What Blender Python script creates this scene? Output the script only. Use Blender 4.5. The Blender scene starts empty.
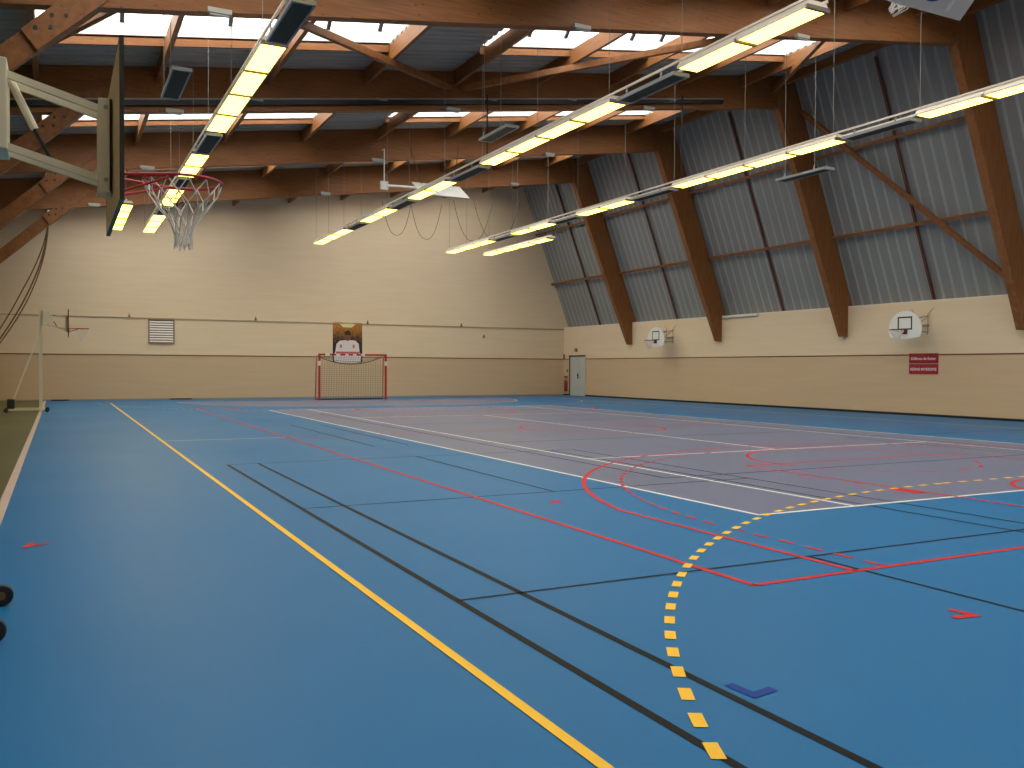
import bpy, math, random
from mathutils import Vector, Matrix
random.seed(7)
C = bpy.context.scene.collection
S = bpy.context.scene

# ------------------------------------------------------------------ camera
CAM_H = 1.493
YAW, PITCH, ROLL, FPX = math.radians(27.09984), math.radians(-1.05591), math.radians(0.28071), 884.57
cam = bpy.data.cameras.new('camera')
cam.sensor_width = 36.0
cam.lens = FPX * 36.0 / 1024.0
cam.clip_start, cam.clip_end = 0.05, 300
camo = bpy.data.objects.new('camera', cam)
f = Vector((math.sin(YAW)*math.cos(PITCH), math.cos(YAW)*math.cos(PITCH), math.sin(PITCH)))
r0 = Vector((math.cos(YAW), -math.sin(YAW), 0)); u0 = r0.cross(f)
r_ = r0*math.cos(ROLL) + u0*math.sin(ROLL); u_ = -r0*math.sin(ROLL) + u0*math.cos(ROLL)
m = Matrix((r_, u_, -f)).transposed().to_4x4(); m.translation = (0, 0, CAM_H)
camo.matrix_world = m
C.objects.link(camo)
S.camera = camo

# ------------------------------------------------------------------ world, exposure
world = bpy.data.worlds.new('overcast_sky'); S.world = world; world.use_nodes = True
wn = world.node_tree; wn.nodes.clear()
wo = wn.nodes.new('ShaderNodeOutputWorld'); wb = wn.nodes.new('ShaderNodeBackground')
wb.inputs[0].default_value = (1.0, 0.975, 0.94, 1); wb.inputs[1].default_value = 5.7
wn.links.new(wb.outputs[0], wo.inputs[0])
LAMP_STRENGTH = 6.5
S.view_settings.view_transform = 'Standard'
S.view_settings.look = 'None'
S.view_settings.gamma = 1.0
S.view_settings.use_curve_mapping = False
S.view_settings.exposure = 0.0
try:
    S.cycles.max_bounces = 8; S.cycles.diffuse_bounces = 5; S.cycles.sample_clamp_indirect = 6
except Exception: pass

# ------------------------------------------------------------------ dimensions
YC = 18.75                      # middle of every court
XC = 11.84
YW = 42.2                       # far wall
YB = -4.0                       # wall behind the camera
XR = 24.8                       # right wall (lower, upright part)
XL = -5.2                       # left wall
FR = [15.84, 22.44, 29.12, 35.65]    # timber frames
BAYS = [-3.25, 3.2, 9.67] + FR + [42.2]
def zb(x): return 7.36 + 0.142*(x-0.8)      # underside of rafters
def zr(x): return zb(x) + 1.0               # underside of roof deck
def xc(z): return 25.05 - 0.385*(z-3.7)     # inclined cladding
def xi(z): return 24.55 - 0.41*(z-2.65)     # inner edge of columns

# ------------------------------------------------------------------ materials
def srgb(r, g, b):
    c = lambda v: (v/12.92 if v <= 0.04045 else ((v+0.055)/1.055)**2.4)
    return (c(r/255), c(g/255), c(b/255), 1)
MATS = {}
def mat(name, col, rough=0.6, metal=0.0, noise=0.0, nscale=(3,3,3), emit=None, bump=0.0, spec=0.5):
    if name in MATS: return MATS[name]
    M = bpy.data.materials.new(name); M.use_nodes = True; nt = M.node_tree
    b = nt.nodes['Principled BSDF']
    b.inputs['Base Color'].default_value = col
    b.inputs['Roughness'].default_value = rough; b.inputs['Metallic'].default_value = metal
    b.inputs['Specular IOR Level'].default_value = spec
    tc = nt.nodes.new('ShaderNodeTexCoord'); mp = nt.nodes.new('ShaderNodeMapping')
    mp.inputs['Scale'].default_value = nscale
    nt.links.new(tc.outputs['Object'], mp.inputs[0])
    nz = nt.nodes.new('ShaderNodeTexNoise'); nz.inputs['Scale'].default_value = 1.0; nz.inputs['Detail'].default_value = 5
    nt.links.new(mp.outputs[0], nz.inputs['Vector'])
    if noise > 0:
        rp = nt.nodes.new('ShaderNodeValToRGB')
        e = rp.color_ramp.elements
        e[0].position = 0.3; e[1].position = 0.7
        e[0].color = (col[0]*(1-noise), col[1]*(1-noise), col[2]*(1-noise), 1)
        e[1].color = (min(1, col[0]*(1+noise)), min(1, col[1]*(1+noise)), min(1, col[2]*(1+noise)), 1)
        nt.links.new(nz.outputs[0], rp.inputs[0]); nt.links.new(rp.outputs[0], b.inputs['Base Color'])
    if bump > 0:
        bp = nt.nodes.new('ShaderNodeBump'); bp.inputs['Strength'].default_value = bump; bp.inputs['Distance'].default_value = 0.01
        nt.links.new(nz.outputs[0], bp.inputs['Height']); nt.links.new(bp.outputs[0], b.inputs['Normal'])
    if emit:
        b.inputs['Emission Color'].default_value = emit[0]; b.inputs['Emission Strength'].default_value = emit[1]
    MATS[name] = M
    return M

def wood(name, col, scale, lam):
    """glued laminated timber: long grain streaks, thin lamella joints along axis lam, small dark knots"""
    M = bpy.data.materials.new(name); M.use_nodes = True; nt = M.node_tree; L = nt.links.new
    b = nt.nodes['Principled BSDF']; b.inputs['Roughness'].default_value = 0.55
    b.inputs['Specular IOR Level'].default_value = 0.3
    tc = nt.nodes.new('ShaderNodeTexCoord'); mp = nt.nodes.new('ShaderNodeMapping'); mp.inputs['Scale'].default_value = scale
    L(tc.outputs['Object'], mp.inputs[0])
    nz = nt.nodes.new('ShaderNodeTexNoise'); nz.inputs['Scale'].default_value = 1; nz.inputs['Detail'].default_value = 6
    L(mp.outputs[0], nz.inputs['Vector'])
    rp = nt.nodes.new('ShaderNodeValToRGB'); e = rp.color_ramp.elements
    e[0].position = .3; e[1].position = .72
    e[0].color = (col[0]*.78, col[1]*.74, col[2]*.70, 1); e[1].color = (col[0]*1.16, col[1]*1.16, col[2]*1.16, 1)
    L(nz.outputs[0], rp.inputs[0])
    # knots
    kp = nt.nodes.new('ShaderNodeMapping'); kp.inputs['Scale'].default_value = tuple(3.4 if s < 2 else 9.0 for s in scale)
    L(tc.outputs['Object'], kp.inputs[0])
    vo = nt.nodes.new('ShaderNodeTexVoronoi'); vo.inputs['Scale'].default_value = 1.0
    L(kp.outputs[0], vo.inputs['Vector'])
    kr = nt.nodes.new('ShaderNodeValToRGB'); k = kr.color_ramp.elements
    k[0].position = .05; k[1].position = .14; k[0].color = (.35, .3, .28, 1); k[1].color = (1, 1, 1, 1)
    L(vo.outputs['Distance'], kr.inputs[0])
    # lamellas
    sp = nt.nodes.new('ShaderNodeSeparateXYZ'); L(tc.outputs['Object'], sp.inputs[0])
    sx = nt.nodes.new('ShaderNodeMath'); sx.operation = 'MULTIPLY'; sx.inputs[1].default_value = lam[0]; L(sp.outputs[0], sx.inputs[0])
    sz = nt.nodes.new('ShaderNodeMath'); sz.operation = 'MULTIPLY_ADD'; sz.inputs[1].default_value = lam[1]; L(sp.outputs[2], sz.inputs[0]); L(sx.outputs[0], sz.inputs[2])
    fr = nt.nodes.new('ShaderNodeMath'); fr.operation = 'FRACT'; L(sz.outputs[0], fr.inputs[0])
    gt = nt.nodes.new('ShaderNodeMath'); gt.operation = 'LESS_THAN'; gt.inputs[1].default_value = .07; L(fr.outputs[0], gt.inputs[0])
    mm = nt.nodes.new('ShaderNodeMath'); mm.operation = 'MULTIPLY'; mm.inputs[1].default_value = .22; L(gt.outputs[0], mm.inputs[0])
    m1 = nt.nodes.new('ShaderNodeMix'); m1.data_type = 'RGBA'; m1.blend_type = 'MULTIPLY'; m1.inputs[0].default_value = 1
    L(rp.outputs[0], m1.inputs[6]); L(kr.outputs[0], m1.inputs[7])
    m2 = nt.nodes.new('ShaderNodeMix'); m2.data_type = 'RGBA'
    L(mm.outputs[0], m2.inputs[0]); L(m1.outputs[2], m2.inputs[6]); m2.inputs[7].default_value = (col[0]*.3, col[1]*.25, col[2]*.2, 1)
    L(m2.outputs[2], b.inputs['Base Color'])
    MATS[name] = M
    return M
WC = (0.262, 0.103, 0.031)
WOODX = wood('glulam_rafter', WC, (1.4, 9, 22), (-.142/.042, 1/.042))
WOODY = wood('glulam_purlin', WC, (18, 1.4, 18), (0, 1/.05))
WOODC = wood('glulam_column', WC, (16, 9, 1.6), (1/.042, .41/.042))
WOODD = wood('glulam_strut', WC, (9, 9, 9), (-.95/.06, 1/.06))

def wallmat(name, upper, lower, zsplit, coursedir):
    M = bpy.data.materials.new(name); M.use_nodes = True; nt = M.node_tree; L = nt.links.new
    b = nt.nodes['Principled BSDF']; b.inputs['Roughness'].default_value = 0.75
    tc = nt.nodes.new('ShaderNodeTexCoord'); sp = nt.nodes.new('ShaderNodeSeparateXYZ'); L(tc.outputs['Object'], sp.inputs[0])
    gt = nt.nodes.new('ShaderNodeMath'); gt.operation = 'GREATER_THAN'; gt.inputs[1].default_value = zsplit; L(sp.outputs[2], gt.inputs[0])
    mx = nt.nodes.new('ShaderNodeMix'); mx.data_type = 'RGBA'; L(gt.outputs[0], mx.inputs[0]); mx.inputs[6].default_value = lower; mx.inputs[7].default_value = upper
    mp = nt.nodes.new('ShaderNodeMapping'); mp.inputs['Scale'].default_value = (.5, .5, 5); L(tc.outputs['Object'], mp.inputs[0])
    nz = nt.nodes.new('ShaderNodeTexNoise'); nz.inputs['Scale'].default_value = 1; nz.inputs['Detail'].default_value = 4; L(mp.outputs[0], nz.inputs['Vector'])
    rp = nt.nodes.new('ShaderNodeValToRGB'); e = rp.color_ramp.elements; e[0].position = .3; e[1].position = .7
    e[0].color = (.96, .96, .955, 1); e[1].color = (1.01, 1.01, 1.01, 1); L(nz.outputs[0], rp.inputs[0])
    # block courses: a faint joint every 20 cm
    dv = nt.nodes.new('ShaderNodeMath'); dv.operation = 'MULTIPLY'; dv.inputs[1].default_value = 5.0; L(sp.outputs[2], dv.inputs[0])
    fr = nt.nodes.new('ShaderNodeMath'); fr.operation = 'FRACT'; L(dv.outputs[0], fr.inputs[0])
    ls = nt.nodes.new('ShaderNodeMath'); ls.operation = 'LESS_THAN'; ls.inputs[1].default_value = .09; L(fr.outputs[0], ls.inputs[0])
    mu = nt.nodes.new('ShaderNodeMath'); mu.operation = 'MULTIPLY'; mu.inputs[1].default_value = .04; L(ls.outputs[0], mu.inputs[0])
    m1 = nt.nodes.new('ShaderNodeMix'); m1.data_type = 'RGBA'; m1.blend_type = 'MULTIPLY'; m1.inputs[0].default_value = 1; L(mx.outputs[2], m1.inputs[6]); L(rp.outputs[0], m1.inputs[7])
    m2 = nt.nodes.new('ShaderNodeMix'); m2.data_type = 'RGBA'; L(mu.outputs[0], m2.inputs[0]); L(m1.outputs[2], m2.inputs[6]); m2.inputs[7].default_value = (.25, .2, .13, 1)
    L(m2.outputs[2], b.inputs['Base Color'])
    return M
CREAM = srgb(228, 204, 169); TAN = srgb(206, 177, 141)
WALLM = wallmat('painted_blockwork', CREAM, TAN, 1.97, 0)

def floormat(name, col, noise=.05, rough=.40):
    M = bpy.data.materials.new(name); M.use_nodes = True; nt = M.node_tree; L = nt.links.new
    b = nt.nodes['Principled BSDF']; b.inputs['Specular IOR Level'].default_value = .14
    tc = nt.nodes.new('ShaderNodeTexCoord')
    n1 = nt.nodes.new('ShaderNodeTexNoise'); n1.inputs['Scale'].default_value = .35; n1.inputs['Detail'].default_value = 3; L(tc.outputs['Object'], n1.inputs['Vector'])
    n2 = nt.nodes.new('ShaderNodeTexNoise'); n2.inputs['Scale'].default_value = 260; n2.inputs['Detail'].default_value = 2; L(tc.outputs['Object'], n2.inputs['Vector'])
    ad = nt.nodes.new('ShaderNodeMath'); ad.operation = 'MULTIPLY_ADD'; ad.inputs[1].default_value = .5; L(n2.outputs[0], ad.inputs[0]); 
    h = nt.nodes.new('ShaderNodeMath'); h.operation = 'MULTIPLY'; h.inputs[1].default_value = .5; L(n1.outputs[0], h.inputs[0]); L(h.outputs[0], ad.inputs[2])
    rp = nt.nodes.new('ShaderNodeValToRGB'); e = rp.color_ramp.elements; e[0].position = .3; e[1].position = .7
    e[0].color = tuple(c*(1-noise) for c in col[:3]) + (1,); e[1].color = tuple(c*(1+noise) for c in col[:3]) + (1,)
    L(ad.outputs[0], rp.inputs[0]); L(rp.outputs[0], b.inputs['Base Color'])
    rr = nt.nodes.new('ShaderNodeMapRange'); rr.inputs[3].default_value = rough-.05; rr.inputs[4].default_value = rough+.07; L(n1.outputs[0], rr.inputs[0]); L(rr.outputs[0], b.inputs['Roughness'])
    bp = nt.nodes.new('ShaderNodeBump'); bp.inputs['Strength'].default_value = .12; bp.inputs['Distance'].default_value = .002; L(n2.outputs[0], bp.inputs['Height']); L(bp.outputs[0], b.inputs['Normal'])
    return M
BLUE = floormat('blue_sports_floor', srgb(28, 106, 157))
MAUVE = floormat('mauve_sports_floor', srgb(108, 112, 136))
GREEN = floormat('olive_sports_floor', srgb(88, 84, 48))
PAINT = {k: mat('line_paint_'+k, c, .5, noise=.04, spec=.12) for k, c in dict(
    yellow=srgb(247, 193, 62), white=srgb(226, 226, 222), red=srgb(196, 42, 46), black=srgb(10, 11, 16),
    navy=srgb(30, 48, 92), blue=srgb(24, 62, 140), pink=srgb(196, 172, 156)).items()}
DECK = mat('galvanised_deck', srgb(160, 154, 142), .6, .0, noise=.08, nscale=(.4, 2, 1))
CLAD = mat('grey_cladding_sheet', srgb(136, 136, 132), .6, .0, noise=.07, nscale=(1, 3, .3))
CURB = mat('white_skylight_curb', srgb(235, 236, 234), .5)
STEELB = mat('beige_painted_steel', srgb(222, 212, 184), .45, noise=.03)
WHITEP = mat('white_painted_steel', srgb(224, 222, 214), .4)
GREYP = mat('grey_painted_metal', srgb(150, 150, 146), .45)
DARKP = mat('dark_grey_panel', srgb(66, 64, 58), .7, noise=.06, spec=.2)
BLACK = mat('black_plastic', srgb(20, 20, 22), .5)
REDM = mat('red_lacquered_steel', srgb(176, 28, 34), .4)
ROPE = mat('rope_fibre', srgb(120, 92, 60), .9)
NETW = mat('white_net_cord', srgb(220, 214, 205), .9)
NETD = mat('grey_net_cord', srgb(120, 112, 92), .9)
HOUSING = mat('cream_lamp_housing', srgb(240, 226, 206), .45)
DIFF = mat('lit_lamp_diffuser', srgb(240, 235, 200), .5, emit=((1.0, .78, .098, 1), LAMP_STRENGTH))
DOORM = mat('pale_grey_door_paint', srgb(190, 192, 184), .4)
GLASSM = bpy.data.materials.new('skylight_glazing'); GLASSM.use_nodes = True
nt = GLASSM.node_tree; nt.nodes.clear()
o_ = nt.nodes.new('ShaderNodeOutputMaterial'); mx_ = nt.nodes.new('ShaderNodeMixShader'); tr_ = nt.nodes.new('ShaderNodeBsdfTransparent'); tl_ = nt.nodes.new('ShaderNodeBsdfTranslucent')
tr_.inputs[0].default_value = (.93, .95, .95, 1); tl_.inputs[0].default_value = (.9, .9, .9, 1); mx_.inputs[0].default_value = .25
nt.links.new(tr_.outputs[0], mx_.inputs[1]); nt.links.new(tl_.outputs[0], mx_.inputs[2]); nt.links.new(mx_.outputs[0], o_.inputs[0])
MATS['glaze'] = GLASSM

# ------------------------------------------------------------------ mesh helpers
class MB:
    def __init__(s): s.v = []; s.f = []
    def add(s, vs, fs):
        n = len(s.v); s.v += [tuple(v) for v in vs]; s.f += [tuple(i+n for i in q) for q in fs]; return s
    def box(s, x0, x1, y0, y1, z0, z1):
        return s.add([(x0,y0,z0),(x1,y0,z0),(x1,y1,z0),(x0,y1,z0),(x0,y0,z1),(x1,y0,z1),(x1,y1,z1),(x0,y1,z1)],
                     [(0,3,2,1),(4,5,6,7),(0,1,5,4),(1,2,6,5),(2,3,7,6),(3,0,4,7)])
    def prism(s, poly, axis, a, b):
        """poly = 2-D outline extruded from a to b along axis (x: (y,z), y: (x,z), z: (x,y))"""
        n = len(poly)
        P = {'x': lambda p, t: (t, p[0], p[1]), 'y': lambda p, t: (p[0], t, p[1]), 'z': lambda p, t: (p[0], p[1], t)}[axis]
        vs = [P(p, a) for p in poly] + [P(p, b) for p in poly]
        return s.add(vs, [tuple(range(n))[::-1], tuple(range(n, 2*n))] + [(i, (i+1) % n, n+(i+1) % n, n+i) for i in range(n)])
    def tube(s, pts, r, n=8, closed=False, cap=True):
        pts = [Vector(p) for p in pts]; m = len(pts); rings = []
        up = None
        for i in range(m):
            if closed: d = pts[(i+1) % m]-pts[i-1]
            else: d = pts[min(i+1, m-1)]-pts[max(i-1, 0)]
            d.normalize()
            if up is None:
                a = Vector((0,0,1)) if abs(d.z) < .9 else Vector((1,0,0))
                up = (a - d*a.dot(d)).normalized()
            else:
                up = (up - d*up.dot(d)).normalized()
            w = d.cross(up)
            rr = r[i] if isinstance(r, (list, tuple)) else r
            rings.append([pts[i]+(up*math.cos(2*math.pi*k/n)+w*math.sin(2*math.pi*k/n))*rr for k in range(n)])
        vs = [v for q in rings for v in q]; fs = []
        for i in range(m if closed else m-1):
            j = (i+1) % m
            for k in range(n): fs.append((i*n+k, i*n+(k+1) % n, j*n+(k+1) % n, j*n+k))
        if cap and not closed: fs += [tuple(range(n))[::-1], tuple((m-1)*n+k for k in range(n))]
        return s.add(vs, fs)
    def bar(s, a, b, w, h, up=(0, 0, 1)):
        """rectangular bar from a to b, w across, h along up"""
        a = Vector(a); b = Vector(b); d = (b-a).normalized(); u = Vector(up); u = (u-d*u.dot(d)).normalized(); t = d.cross(u)
        vs = [p+t*sx*w/2+u*sz*h/2 for p in (a, b) for sx, sz in ((-1,-1),(1,-1),(1,1),(-1,1))]
        return s.add(vs, [(0,1,2,3)[::-1],(4,5,6,7),(0,1,5,4),(1,2,6,5),(2,3,7,6),(3,0,4,7)])
    def disc(s, c, r, axis, t, n=20):
        return s.prism([(c[0]+r*math.cos(2*math.pi*k/n), c[1]+r*math.sin(2*math.pi*k/n)) for k in range(n)], axis, t[0], t[1])
    def build(s, name, material, parent=None, bevel=0, smooth=False):
        me = bpy.data.meshes.new(name); me.from_pydata(s.v, [], s.f)
        me.materials.append(material)
        import bmesh
        bm = bmesh.new(); bm.from_mesh(me); bmesh.ops.recalc_face_normals(bm, faces=bm.faces); bm.to_mesh(me); bm.free()
        if smooth:
            for p in me.polygons: p.use_smooth = True
        o = bpy.data.objects.new(name, me); C.objects.link(o)
        if parent:
            o.parent = parent
            o.matrix_parent_inverse = Matrix.Identity(4)
        if bevel:
            b = o.modifiers.new('bevel', 'BEVEL'); b.width = bevel; b.segments = 2; b.limit_method = 'ANGLE'
        return o
def tag(o, label=None, cat=None, group=None, kind=None):
    if label: o['label'] = label
    if cat: o['category'] = cat
    if group: o['group'] = group
    if kind: o['kind'] = kind
    return o
def thing(name, label, cat, loc=(0, 0, 0), group=None):
    o = bpy.data.objects.new(name, None); C.objects.link(o); o.location = loc; o.empty_display_size = .2
    return tag(o, label, cat, group)
def struct(o): o['kind'] = 'structure'; return o
def copy_tree(o, parent=None):
    c = o.copy(); C.objects.link(c)
    if parent: c.parent = parent
    for ch in list(o.children): copy_tree(ch, c)
    return c
ORD = ['first', 'second', 'third', 'fourth', 'fifth', 'sixth', 'seventh', 'eighth', 'ninth', 'tenth', 'eleventh', 'twelfth', 'thirteenth', 'fourteenth', 'fifteenth']

# ------------------------------------------------------------------ floor
fl = struct(MB().box(-.56, 25.0, YB, YW, -.1, 0).build('floor', BLUE))
struct(MB().box(XL-.1, -.56, YB, YW, -.1, 0).build('floor_left', GREEN))
TX0, TX1, TY0, TY1 = XC-5.485, XC+5.485, YC-11.885, YC+11.885
def strip(mb, a, b, w, z):
    a = Vector((a[0], a[1])); b = Vector((b[0], b[1])); d = (b-a).normalized(); t = Vector((-d.y, d.x))*w/2
    mb.add([(p.x, p.y, z) for p in (a-t, b-t, b+t, a+t)], [(0, 1, 2, 3)])
def arc(mb, c, r, a0, a1, w, z, n=48, dash=None):
    A0, A1 = math.radians(a0), math.radians(a1)
    if dash:
        L = abs(A1-A0)*r; k = max(1, round(L/(dash[0]+dash[1])))
        for i in range(k):
            s = A0+(A1-A0)*(i/k); e = s+(A1-A0)/k*dash[0]/(dash[0]+dash[1])
            arcseg(mb, c, r, s, e, w, z, 3)
    else: arcseg(mb, c, r, A0, A1, w, z, n)
def arcseg(mb, c, r, s, e, w, z, n):
    for i in range(n):
        p, q = s+(e-s)*i/n, s+(e-s)*(i+1)/n
        mb.add([(c[0]+rr*math.cos(t), c[1]+rr*math.sin(t), z) for rr, t in ((r-w/2, p), (r+w/2, p), (r+w/2, q), (r-w/2, q))], [(0, 1, 2, 3)])
def dashed(mb, a, b, w, z, on, off):
    a = Vector((a[0], a[1])); b = Vector((b[0], b[1])); L = (b-a).length; d = (b-a)/L; t = 0
    while t < L:
        strip(mb, a+d*t, a+d*min(L, t+on), w, z); t += on+off
def fpart(mb, name, m_):
    o = mb.build(name, m_, fl); return o
mb = MB(); mb.add([(TX0, TY0, .0012), (TX1, TY0, .0012), (TX1, TY1, .0012), (TX0, TY1, .0012)], [(0, 1, 2, 3)])
fpart(mb, 'tennis_court_surface', MAUVE)
for gy, sg in ((38.75, -1), (-1.25, 1)):
    pts = [(XC+sx*1.5+sx*6*math.sin(a), gy+sg*6*math.cos(a)) for sx, rng in ((-1, range(24, -1, -1)), (1, range(0, 25))) for a in [math.radians(90*k/24) for k in rng]]
    mb = MB(); mb.add([(x, y, .0008) for x, y in pts], [tuple(range(len(pts)))])
    fpart(mb, 'goal_area_surface', MAUVE)
# badminton
mb = MB(); z = .0020; w = .05
for mir in (0, 1):
    g = (lambda x: 2*XC-x) if mir else (lambda x: x)
    for x in (2.262, 2.718, 7.90, 8.36): strip(mb, (g(x), .45), (g(x), 13.87), w if x < 3 else .035, z)
    for y in (5.17, 9.25, 13.87, 1.23): strip(mb, (g(2.26), y), (g(8.38), y), .035, z)
    strip(mb, (g(5.31), 9.25), (g(5.31), 13.87), .035, z); strip(mb, (g(5.31), .45), (g(5.31), 5.17), .035, z)
strip(mb, (5.26, 15.9), (5.26, 22.6), .035, z); strip(mb, (5.96, 16.0), (5.96, 22.4), .035, z)
fpart(mb, 'badminton_court_lines', PAINT['black'])
# volleyball
mb = MB(); z = .0024
for x in (XC-4.5, XC+4.5): strip(mb, (x, YC-9), (x, YC+9), .045, z)
for y in (YC-9, YC-3, YC, YC+3, YC+9): strip(mb, (XC-4.5, y), (XC+4.5, y), .045, z)
fpart(mb, 'volleyball_court_lines', PAINT['navy'])
# tennis
mb = MB(); z = .0028; w = .05
for x in (TX0, TX1): strip(mb, (x, TY0-w/2), (x, TY1+w/2), .055, z)
for y in (TY0, TY1): strip(mb, (TX0, y), (TX1, y), .055, z)
for x in (XC-4.115, XC+4.115): strip(mb, (x, TY0), (x, TY1), w, z)
for y in (YC-6.4, YC+6.4): strip(mb, (XC-4.115, y), (XC+4.115, y), w, z)
strip(mb, (XC, YC-6.4), (XC, YC+6.4), w, z)
strip(mb, (1.84, YC), (4.34, YC), .04, z)
fpart(mb, 'tennis_court_lines', PAINT['white'])
# basketball
mb = MB(); z = .0032; w = .055
BX0, BX1, BY0, BY1 = XC-7.58, XC+7.58, YC-14.105, YC+14.0
for x in (BX0, BX1): strip(mb, (x, BY0-w/2), (x, BY1+w/2), w, z)
for y in (BY0, BY1, YC): strip(mb, (BX0, y), (BX1, y), w, z)
arc(mb, (XC, YC), 1.8, 0, 360, w, z, 64)
for sg, ye in ((1, BY0), (-1, BY1)):
    hy = ye+sg*1.65
    y1 = hy+sg*math.sqrt(6.75**2-6.6**2); a = math.degrees(math.acos(6.6/6.75))
    for sx in (-1, 1):
        strip(mb, (XC+sx*6.6, ye), (XC+sx*6.6, y1), w, z)
        dashed(mb, (XC+sx*6.26, ye+sg*.02), (XC+sx*6.26, hy), .045, z, .19, .12)
        strip(mb, (XC+sx*2.45, ye), (XC+sx*2.45, ye+sg*5.8), w, z)
        for yy in (2.6, 3.55, 4.5):
            strip(mb, (XC+sx*2.45, ye+sg*yy), (XC+sx*2.62, ye+sg*yy), w, z)
        strip(mb, (XC+sx*2.56, ye+sg*1.75+sg*.85), (XC+sx*2.56, ye+sg*2.15+sg*.85), .2, z)
    strip(mb, (XC-2.45, ye+sg*5.8), (XC+2.45, ye+sg*5.8), w, z)
    if sg > 0:
        arc(mb, (XC, hy), 6.75, a, 180-a, w, z, 64); arc(mb, (XC, hy), 6.26, 2, 178, .045, z, dash=(.19, .12))
        arc(mb, (XC, hy), 1.25, 0, 180, w, z, 30); arc(mb, (XC, ye+5.8), 1.8, 0, 180, w, z, 40)
        arc(mb, (XC, ye+5.8), 1.8, 180, 360, w, z, dash=(.35, .35))
    else:
        arc(mb, (XC, hy), 6.75, -a, -180+a, w, z, 64); arc(mb, (XC, hy), 1.25, 0, -180, w, z, 30); arc(mb, (XC, ye-5.8), 1.8, 0, -180, w, z, 40)
# small red corner arrows
def ell(mb, t, a, b, z, w=.055):
    for i, q in enumerate((a, b)):
        d = (Vector(q)-Vector(t)).normalized()*w*.5
        strip(mb, (t[0]-d.x, t[1]-d.y), q, w, z+.0003*i)
def chev(mb, tip, ang, z, L=.16, w=.045, op=38):
    for s in (-1, 1):
        a = math.radians(ang+180+s*op)
        strip(mb, (tip[0], tip[1]), (tip[0]+L*math.cos(a), tip[1]+L*math.sin(a)), w, z)
ell(mb, (4.95, 3.48), (4.93, 3.64), (4.78, 3.50), z); ell(mb, (-.25, 8.26), (-.20, 8.43), (-.08, 8.36), z); ell(mb, (4.84, 8.54), (4.96, 8.42), (5.00, 8.60), z)
fpart(mb, 'basketball_court_lines', PAINT['red'])
mb = MB(); ell(mb, (2.82, 3.07), (2.81, 3.23), (2.96, 3.09), .0030)
fpart(mb, 'corner_arrow', PAINT['blue'])
# handball
mb = MB(); z = .0038; w = .055
HY0, HY1 = -1.25, 38.75
for x in (XC-10.03, XC+10.03): strip(mb, (x, HY0), (x, HY1), w, z)
for y, sg in ((HY0, 1), (HY1, -1)):
    strip(mb, (XC-10.03, y), (XC+10.03, y), w, z)
    for sx in (-1, 1):
        A = (90, 180) if sx < 0 else (0, 90)
        if sg < 0: A = (-A[0], -A[1])
        c = (XC+sx*1.5, y)
        arc(mb, c, 6, A[0], A[1], w, z, 40)
        lo, hi = (A[0]+.33, A[1]+.33) if sg > 0 else A
        arc(mb, c, 8.98, lo, hi, .062, z, dash=(.15, .15))
    strip(mb, (XC-1.5, y+sg*6), (XC+1.5, y+sg*6), w, z); dashed(mb, (XC-1.5, y+sg*9), (XC+1.5, y+sg*9), .065, z, .15, .17)
    strip(mb, (XC-.5, y+sg*7), (XC+.5, y+sg*7), w, z)
fpart(mb, 'handball_court_lines', PAINT['yellow'])
mb = MB(); mb.box(-.585, -.495, YB, YW-.02, .0, .006)
struct(mb.build('trim_1', PAINT['pink']))

# ------------------------------------------------------------------ walls
T = .3
zt = lambda x: zr(x)+.12
poly = [(XL, 0), (XR, 0), (XR, 3.7), (25.05, 3.7), (xc(11.3)-.02, 11.3), (XL, zt(XL))]
def far_poly(): return [(XL-.2, -.1), (25.2, -.1), (25.2, 3.7), (25.12, 3.7), (xc(11.42)+.06, 11.42), (XL-.2, zt(XL-.2))]
wf = struct(MB().prism(far_poly(), 'y', YW, YW+T).build('wall_far', WALLM))
wk = struct(MB().prism(far_poly(), 'y', YB-T, YB).build('wall_back', WALLM))
wl = struct(MB().box(XL-.2, XL, YB, YW, 0, zt(XL)).build('wall_left', WALLM))
wr = struct(MB().box(XR, XR+.33, YB, YW, 0, 3.7).build('wall_right', WALLM))
DRED = mat('dark_red_wall_stripe', srgb(120, 62, 48), .6)
struct(MB().box(XL, XR, YW-.012, YW, 1.955, 1.995).build('trim_2', DRED))
struct(MB().box(XR-.012, XR, YB, YW-.012, 1.955, 1.995).build('trim_3', DRED))
struct(MB().box(XL, XR, YW-.03, YW, 3.585, 3.625).build('trim_4', mat('buff_conduit', srgb(165, 150, 118), .6)))
mb = MB(); 
for a, b in ((YB, 39.93), (41.56, YW)): mb.box(XR-.02, XR, a, b, 0, .075)
struct(mb.build('baseboard_right', mat('black_skirting', srgb(26, 26, 28), .5)))
struct(MB().box(XL, XR-.02, YW-.015, YW, 0, .05).build('baseboard_far', mat('grey_skirting', srgb(150, 140, 118), .6)))
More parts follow.
